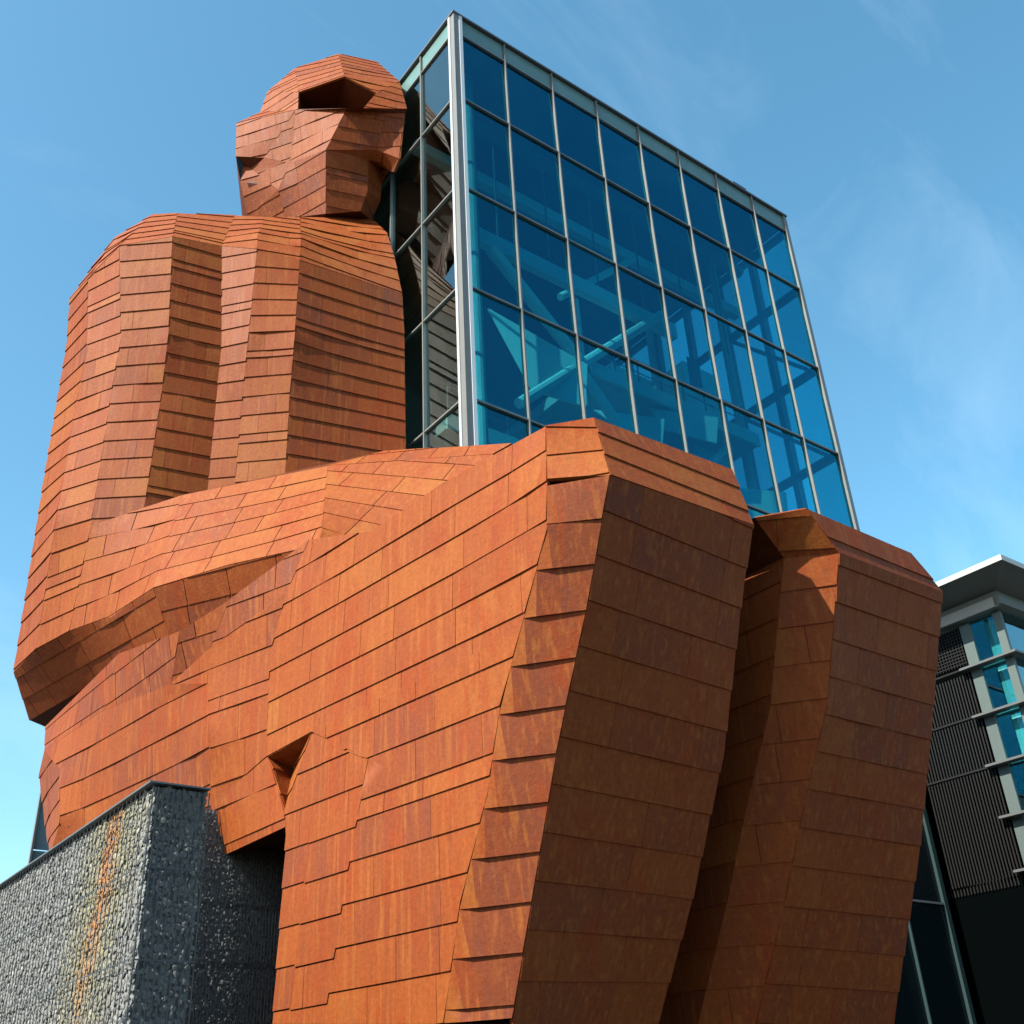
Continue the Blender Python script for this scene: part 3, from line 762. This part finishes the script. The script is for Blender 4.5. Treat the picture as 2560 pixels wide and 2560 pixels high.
# steel structure and floors inside
for p, q, w in [((15.3, 20.6, 0), (15.3, 20.6, 34.2), 0.42), ((20.0, 21.2, 0), (20.0, 21.2, 26.5), 0.34), ((24.4, 22.0, 0), (24.4, 22.0, 28.0), 0.34), ((28.6, 21.8, 0), (28.6, 21.8, 34.2), 0.42)]:
    bar_obj('column', p, q, w * 0.8, M_SLAB, tower, n=12)
bar_obj('beam', (15.5, 20.75, 26.75), (24.6, 20.95, 26.95), 0.26, M_BEAM, tower, h=0.62)
bar_obj('diagonal_brace', (15.95, 20.6, 26.3), (19.35, 20.6, 23.2), 0.42, M_BEAM, tower, n=10)
bar_obj('diagonal_brace', (16.7, 20.6, 20.5), (23.6, 20.6, 27.1), 0.36, M_BEAM, tower, n=10)
bar_obj('diagonal_brace', (19.5, 20.9, 23.3), (22.2, 20.9, 20.2), 0.36, M_BEAM, tower, n=10)
bar_obj('diagonal_brace', (24.4, 21.6, 20.4), (28.6, 21.6, 24.4), 0.30, M_BEAM, tower, n=10)
bar_obj('diagonal_brace', (20.3, 22.3, 27.6), (24.4, 22.3, 31.5), 0.28, M_BEAM, tower, n=10)
bar_obj('beam', (14.2, 22.4, 31.6), (30.5, 22.4, 31.6), 0.3, M_BEAM, tower, h=0.5)
def plate(name, pts, t_=0.08):
    m_ = MB()
    p_ = [Vector(q) for q in pts]
    nn_ = newell(p_)
    b__ = [q + nn_ * t_ for q in p_]
    m_.poly(p_); m_.poly(list(reversed(b__)))
    for k in range(len(p_)):
        m_.poly([p_[k], b__[k], b__[(k + 1) % len(p_)], p_[(k + 1) % len(p_)]])
    m_.build(name, M_BEAM, tower)
plate('gusset_plate', [(16.4, 21.5, 24.7), (19.4, 20.3, 22.9), (19.2, 20.35, 21.2), (17.6, 21.0, 21.6)])  # gusset plates tilted towards the sun to show as bright patches
plate('gusset_plate', [(20.7, 21.6, 22.4), (22.9, 20.5, 22.2), (22.6, 20.6, 20.6)])
plate('added_sun_panel', [(23.2, 21.3, 23.25), (25.6, 20.4, 23.2), (25.4, 20.5, 22.1), (23.4, 21.2, 22.4)])  # white panels added inside, turned to the sun for bright patches
plate('added_sun_panel', [(26.0, 21.2, 20.9), (28.4, 20.2, 20.9), (28.2, 20.3, 18.6), (26.2, 21.1, 18.9)])
plate('added_sun_panel', [(24.9, 21.8, 25.4), (26.6, 20.9, 25.0), (26.4, 21.0, 24.2)])
for z, x0, x1, y0 in ((23.3, 20.2, 28.4, 21.0), (19.3, 14.6, 28.4, 21.4), (15.2, 14.6, 30.4, 20.2), (27.3, 24.6, 30.4, 24.5)):
    s_ = box_obj('floor_slab', (x0, y0, z), (x1, TY1 - 0.2, z + 0.42), M_SLAB, tower)
    box_obj('slab_edge', (x0 - 0.02, y0 - 0.09, z - 0.05), (x1 + 0.02, y0 - 0.002, z + 0.50), M_BEAM, tower)
box_obj('stair_core', (26.3, 22.2, 0.1), (28.0, 25.5, 27.2), M_BEAM, tower)
for k in range(5):
    box_obj('core_window', (26.55, 22.17, 16.2 + 2.4 * k), (27.2, 22.198, 17.9 + 2.4 * k), M_DARKMETAL, tower)
box_obj('partition_wall', (22.6, 26.0, 15.7), (22.8, 31.0, 23.2), M_SLAB, tower)
for z, x0, x1, y0 in ((23.72, 20.3, 28.3, 21.05), (19.72, 14.7, 28.3, 21.45), (15.62, 14.7, 30.3, 20.3)):
    m_ = MB()
    m_.bar((x0, y0, z + 1.1), (x1, y0, z + 1.1), 0.06); m_.bar((x0, y0, z + 0.6), (x1, y0, z + 0.6), 0.03)
    xx = x0
    while xx < x1:
        m_.bar((xx, y0, z), (xx, y0, z + 1.1), 0.04); xx += 1.1
    m_.build('railing', M_ALU, tower)
for k, (za, zb_) in enumerate(((15.62, 19.72), (19.72, 23.72))):
    m_ = MB()
    for st in range(14):
        t_ = st / 14.0
        m_.box((21.2 + 4.0 * t_, 22.3, za + (zb_ - za) * t_), (21.2 + 4.0 * t_ + 0.32, 23.5, za + (zb_ - za) * t_ + 0.10))
    m_.bar((21.2, 22.25, za + 0.02), (25.2, 22.25, zb_ - 0.1), 0.08, 0.3); m_.bar((21.2, 22.25, za + 1.0), (25.2, 22.25, zb_ + 0.9), 0.05)
    m_.build('stair_flight', M_BEAM, tower)
for y in (21.6, 24.0):
    bar_obj('duct', (15.8, y, 33.2), (30.2, y, 33.2), 0.5, M_ALU, tower, n=12)
for k in range(6):
    bar_obj('hanger', (16.5 + k * 2.2, 20.9, 27.2), (16.5 + k * 2.2, 20.9, 33.8), 0.05, M_ALU, tower)
# flood lamp on the parapet
lamp = thing('roof_floodlight', (28.2, 19.5, 35.03), 'small dark floodlight fixture on the roof edge of the glass block', 'lamp')
box_obj('lamp_head', (27.85, 19.33, 35.16), (28.62, 19.62, 35.34), M_DARKMETAL, lamp)
bar_obj('bracket', (28.0, 19.5, 35.03), (28.0, 19.5, 35.2), 0.05, M_DARKMETAL, lamp)
bar_obj('bracket', (28.45, 19.5, 35.03), (28.45, 19.5, 35.2), 0.05, M_DARKMETAL, lamp)

# ------------------------------------------------------------------ gabion walls
def stone_mat():
    m, n, l, b = newmat('gabion_stone')
    geo = N(n, 'ShaderNodeNewGeometry')
    att = N(n, 'ShaderNodeAttribute', attribute_name='tone')
    c = ramp(n, [(0.0, (0.082, 0.085, 0.085)), (0.5, (0.118, 0.122, 0.119)), (0.85, (0.145, 0.149, 0.144)), (1.0, (0.25, 0.25, 0.24))])
    l.new(att.outputs['Fac'], c.inputs['Fac'])
    sx = N(n, 'ShaderNodeSeparateXYZ'); l.new(geo.outputs['Position'], sx.inputs[0])
    # rust run-off from the cladding above: a wandering stripe down the long face
    t = N(n, 'ShaderNodeTexNoise', Scale=1.4, Detail=5.0); l.new(geo.outputs['Position'], t.inputs['Vector'])
    t2 = N(n, 'ShaderNodeTexNoise', Scale=7.0, Detail=4.0); l.new(geo.outputs['Position'], t2.inputs['Vector'])
    yc = N(n, 'ShaderNodeMath', operation='MULTIPLY_ADD'); yc.inputs[1].default_value = 0.236; yc.inputs[2].default_value = -15.31
    l.new(sx.outputs['Z'], yc.inputs[0])
    dy = N(n, 'ShaderNodeMath', operation='ADD'); l.new(sx.outputs['Y'], dy.inputs[0]); l.new(yc.outputs[0], dy.inputs[1])
    wob = N(n, 'ShaderNodeMath', operation='MULTIPLY_ADD'); wob.inputs[1].default_value = 0.9; wob.inputs[2].default_value = -0.45
    l.new(t.outputs['Fac'], wob.inputs[0])
    dd = N(n, 'ShaderNodeMath', operation='ADD'); l.new(dy.outputs[0], dd.inputs[0]); l.new(wob.outputs[0], dd.inputs[1])
    ab = N(n, 'ShaderNodeMath', operation='ABSOLUTE'); l.new(dd.outputs[0], ab.inputs[0])
    def band(width, amp, zlo, zhi, col, prev):
        mr = N(n, 'ShaderNodeMapRange'); mr.inputs['From Min'].default_value = 0.0; mr.inputs['From Max'].default_value = width
        mr.inputs['To Min'].default_value = amp; mr.inputs['To Max'].default_value = 0.0
        l.new(ab.outputs[0], mr.inputs['Value'])
        zr = N(n, 'ShaderNodeMapRange'); zr.inputs['From Min'].default_value = zlo; zr.inputs['From Max'].default_value = zhi
        l.new(sx.outputs['Z'], zr.inputs['Value'])
        mm = N(n, 'ShaderNodeMath', operation='MULTIPLY'); l.new(mr.outputs[0], mm.inputs[0]); l.new(zr.outputs[0], mm.inputs[1])
        nn_ = N(n, 'ShaderNodeMath', operation='MULTIPLY'); l.new(mm.outputs[0], nn_.inputs[0])
        k_ = ramp(n, [(0.3, (0.35, 0.35, 0.35)), (0.6, (1, 1, 1))]); l.new(t2.outputs['Fac'], k_.inputs['Fac']); l.new(k_.outputs['Color'], nn_.inputs[1])
        mx = N(n, 'ShaderNodeMix', data_type='RGBA'); l.new(nn_.outputs[0], mx.inputs[0]); l.new(prev, mx.inputs[6]); mx.inputs[7].default_value = (*col, 1)
        return mx.outputs[2]
    o1 = band(1.5, 1.0, 0.0, 4.0, (0.150, 0.132, 0.045), c.outputs['Color'])
    o2 = band(0.46, 1.35, 2.4, 4.6, (0.22, 0.078, 0.016), o1)
    l.new(o2, b.inputs['Base Color'])
    b.inputs['Roughness'].default_value = 0.8
    return m
M_STONE = stone_mat()
M_WIRE = plain('gabion_wire', (0.05, 0.053, 0.055), 0.5, 0.6)
ico_v, ico_f = None, None
_bm = bmesh.new(); bmesh.ops.create_icosphere(_bm, subdivisions=1, radius=1.0)
ico_v = [v.co.copy() for v in _bm.verts]; ico_f = [tuple(v.index for v in f.verts) for f in _bm.faces]; _bm.free()
def rocks(mb, o, eu, ev, en, lu, lv, size, rng, squash=0.6):
    nu, nv = int(lu / size), int(lv / size)
    for i in range(nu):
        for j in range(nv):
            s = size * (rng.uniform(0.5, 0.85) if rng.random() < 0.93 else rng.uniform(0.9, 1.25))
            c_ = o + eu * ((i + rng.uniform(0.1, 0.9)) * lu / nu) + ev * ((j + rng.uniform(0.1, 0.9)) * lv / nv) + en * rng.uniform(-0.016, 0.012)
            sc = Vector((rng.uniform(0.7, 1.35), rng.uniform(0.6, 1.0), rng.uniform(0.5, 0.9))) * s
            rot = Matrix.Rotation(rng.uniform(0, 6.28), 3, 'X') @ Matrix.Rotation(rng.uniform(0, 6.28), 3, 'Y') @ Matrix.Rotation(rng.uniform(0, 6.28), 3, 'Z')
            k = len(mb.v)
            tone = min(1, max(0, rng.gauss(0.5, 0.14)))
            if squash < 0.7 and rng.random() < 0.012: tone = 1.0
            ru = rng.uniform
            for v in ico_v:
                g_ = ru(0.82, 1.12)
                q = rot @ Vector((v.x * sc.x * g_, v.y * sc.y * g_, v.z * sc.z * g_))
                q -= en * (q.dot(en) * squash)
                mb.v.append((c_.x + q.x, c_.y + q.y, c_.z + q.z))
            for f in ico_f:
                mb.f.append(tuple(k + t_ for t_ in f)); mb.a.append(tone)
X, Y, Z = Vector((1, 0, 0)), Vector((0, 1, 0)), Vector((0, 0, 1))
def gabion(name, x0, x1, y0, y1, z1, faces, label, size=0.056):
    t_ = thing(name, ((x0 + x1) / 2, (y0 + y1) / 2, 0), label, 'gabion')
    box_obj('core', (x0 + 0.05, y0 + 0.05, 0), (x1 - 0.01, y1 - 0.01, z1 - 0.02), plain('gabion_core', (0.07, 0.07, 0.07), 0.9, var=0.5, scale=14.0), t_)
    mb, wr = MB(), MB()
    rng = random.Random(int(x0 * 100))
    for f in faces:
        if f == 'front':
            rocks(mb, Vector((x0, y0 + 0.04, 0)), X, Z, -Y, x1 - x0, z1 - 0.03, size, rng, 0.82)
            k = int((x1 - x0) / 0.062)
            for i in range(k + 1):
                xx = x0 + (x1 - x0) * i / k
                wr.box((xx - 0.006, y0 - 0.042, 0), (xx + 0.006, y0 - 0.030, z1 - 0.04))
            zz_ = 0.5
            while zz_ < z1:
                wr.box((x0, y0 - 0.048, zz_ - 0.008), (x1, y0 - 0.043, zz_ + 0.008)); zz_ += 1.0
        else:
            rocks(mb, Vector((x0 + 0.04, y0, 0)), Y, Z, -X, y1 - y0, z1 - 0.03, size, rng)
            zz_ = 0.5
            while zz_ < z1:
                wr.box((x0 - 0.048, y0, zz_ - 0.007), (x0 - 0.043, y1, zz_ + 0.007)); zz_ += 1.0
            yy_ = y0 + 0.15
            while yy_ < y1:
                wr.box((x0 - 0.042, yy_ - 0.004, 0), (x0 - 0.034, yy_ + 0.004, z1 - 0.04)); yy_ += 0.15
    tag(mb.build('stone_fill', M_STONE, t_), kind='stuff')
    tag(wr.build('wire_mesh', M_WIRE, t_), kind='stuff')
    return t_
ga = gabion('stone_gabion', 4.35, 5.05, 12.76, 21.5, 5.47, ('front', 'side'), 'grey stone filled gabion wall with a rust stain, capped by a dark metal edge')
mb = MB(); mb.box((4.30, 12.715, 5.472), (5.06, 21.52, 5.492)); mb.build('coping', plain('galvanised_edge', (0.07, 0.085, 0.09), 0.5, 0.3), ga)
gabion('stone_gabion', 7.62, 13.2, 19.7, 27.0, 7.2, ('front', 'side'), 'dark shaded gabion wall under the hip, in the gap behind the leg')

# ------------------------------------------------------------------ pale glass screen behind the hip
wing = thing('glass_screen', (12, 34.1, 0), 'pale blue glass screen wall, a thin sliver showing past the hip at the left', 'glass wall')
M_PALE = plain('pale_blue_glazing', (0.08, 0.13, 0.155), 0.15, 0.0, spec=0.8)
for j in range(4):
    for k in range(4):
        box_obj('pane', (8.30 + j * 2.0, 34.0, 0.1 + k * 3.1), (10.26 + j * 2.0, 34.05, 3.16 + k * 3.1), M_PALE, wing)
for j in range(5):
    box_obj('post', (8.24 + j * 2.0, 33.97, 0), (8.298 + j * 2.0, 34.10, 12.55), M_PALE if j else M_ALU, wing)

# ------------------------------------------------------------------ dark building at the right
db = thing('dark_office_building', (38, 20, 0), 'dark building with louvred screens, glazed corner and wide flat roof at the right edge', 'building')
BX, BY = 31.32, 15.36
M_WHITE = plain('white_metal_fascia', (0.28, 0.29, 0.275), 0.45)
M_SOFF = plain('grey_green_soffit', (0.10, 0.12, 0.115), 0.6, var=0.08, scale=0.6)
M_BAND = plain('grey_upper_band', (0.115, 0.135, 0.13), 0.5)
M_POST = plain('grey_green_window_frame', (0.075, 0.10, 0.096), 0.4, 0.3)
M_LEDGE = plain('ledge_metal', (0.09, 0.095, 0.095), 0.4, 0.3)
M_SCREEN = plain('screen_metal', (0.014, 0.014, 0.014), 0.4, 0.5)
M_BLACK = plain('deep_shade_black', (0.0009, 0.0014, 0.0015), 0.95, spec=0.0)  # near-black colour stands in for deep shade on the lower wall
M_GL2 = glass('office_glass', (0.45, 0.75, 0.78), (0.65, 0.92, 0.95), 0.16, 1.0)
# roof plate with a tapering overhang
m_ = MB()
a0, a1 = (29.75, 14.06), (44.0, 19.1)
m_.poly([(29.75, 14.06, 16.0), (44, 14.06, 16.0), (44, 19.1, 16.0), (29.75, 19.1, 16.0)])
m_.poly([(29.75, 14.06, 15.86), (29.75, 19.1, 15.86), (31.1, 19.1, 15.62), (31.1, 15.15, 15.62)])
m_.poly([(29.75, 14.06, 15.86), (31.1, 15.15, 15.62), (44, 15.15, 15.62), (44, 14.06, 15.86)])
m_.build('soffit', M_SOFF, db)
m_ = MB()
m_.box((29.72, 14.03, 15.84), (29.748, 19.1, 16.02)); m_.box((29.75, 14.03, 15.84), (44, 14.058, 16.02))
m_.build('roof_edge', M_WHITE, db)
box_obj('upper_band', (31.12, 15.17, 15.10), (44, 19.08, 15.63), M_BAND, db)
box_obj('white_band', (31.02, 15.30, 15.10), (31.118, 19.08, 15.42), M_WHITE, db)
m_ = MB(); m_.box((31.0, 15.06, 15.12), (44, 15.168, 15.40)); m_.build('front_band', M_BAND, db)
lz = [15.05, 13.55, 12.0, 10.46, 8.92, 7.38]
for k in range(5):
    zt, zb = lz[k] - 0.02, lz[k + 1] + 0.02
    box_obj('window_frame', (31.32, 15.36, zb), (31.46, 15.62, zt), M_POST, db)
    box_obj('window_frame', (31.32, 16.44, zb), (31.46, 16.80, zt), M_POST, db)
    box_obj('pane', (31.36, 15.622, zb), (31.375, 16.438, zt), M_GL2, db)
    for j in range(5):
        box_obj('pane', (31.47 + j * 2.0, 15.40, zb), (33.38 + j * 2.0, 15.415, zt), M_GL2, db)
        box_obj('window_frame', (33.382 + j * 2.0, 15.36, zb), (33.468 + j * 2.0, 15.46, zt), M_POST, db)
    box_obj('inner_column', (32.3, 16.3, zb), (32.42, 16.42, zt), M_BEAM, db)
    box_obj('added_pale_panel', (31.62, 15.66, zb + 0.12), (31.64, 16.08, zt - 0.06), M_BEAM, db)  # pale panel added behind the pane, catches sun to brighten the glass
for k, z in enumerate(lz[1:]):
    m_ = MB(); m_.box((31.0, 15.06, z - 0.035), (31.318, 17.0, z + 0.035)); m_.box((31.32, 15.06, z - 0.035), (43, 15.356, z + 0.035)); m_.build('ledge', M_LEDGE, db)
    box_obj('floor_slab', (31.5, 15.5, z - 0.015), (43, 24, z + 0.015), M_SLAB, db)
box_obj('inner_wall', (34.6, 15.6, 0), (34.8, 24, 15.0), M_SLAB, db)
# louvre screens on the long side
scr, dots = MB(), MB()
yy = 16.86
while yy < 19.2:
    scr.box((31.30, yy, 13.75), (31.33, yy + 0.028, 14.98)); scr.box((31.28, yy, 7.3), (31.31, yy + 0.045, 13.45)); yy += 0.105
zz_ = 13.80
while zz_ < 14.98:
    scr.box((31.285, 16.82, zz_), (31.299, 19.2, zz_ + 0.028)); zz_ += 0.105
for z in (13.55, 12.0, 10.4):
    scr.box((31.24, 16.82, z + 0.045), (31.279, 19.2, z + 0.10))
tag(scr.build('louvre_screen', M_SCREEN, db), kind='stuff')
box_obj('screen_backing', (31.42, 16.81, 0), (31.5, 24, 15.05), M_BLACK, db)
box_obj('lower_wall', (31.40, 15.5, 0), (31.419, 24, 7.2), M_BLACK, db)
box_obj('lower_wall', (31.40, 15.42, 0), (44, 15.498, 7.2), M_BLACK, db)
gr = MB()
yy = 17.1
while yy < 20.0:
    gr.box((31.34, yy, 7.05), (31.39, yy + 0.04, 7.32)); yy += 0.11
tag(gr.build('vent_grille', M_SCREEN, db), kind='stuff')
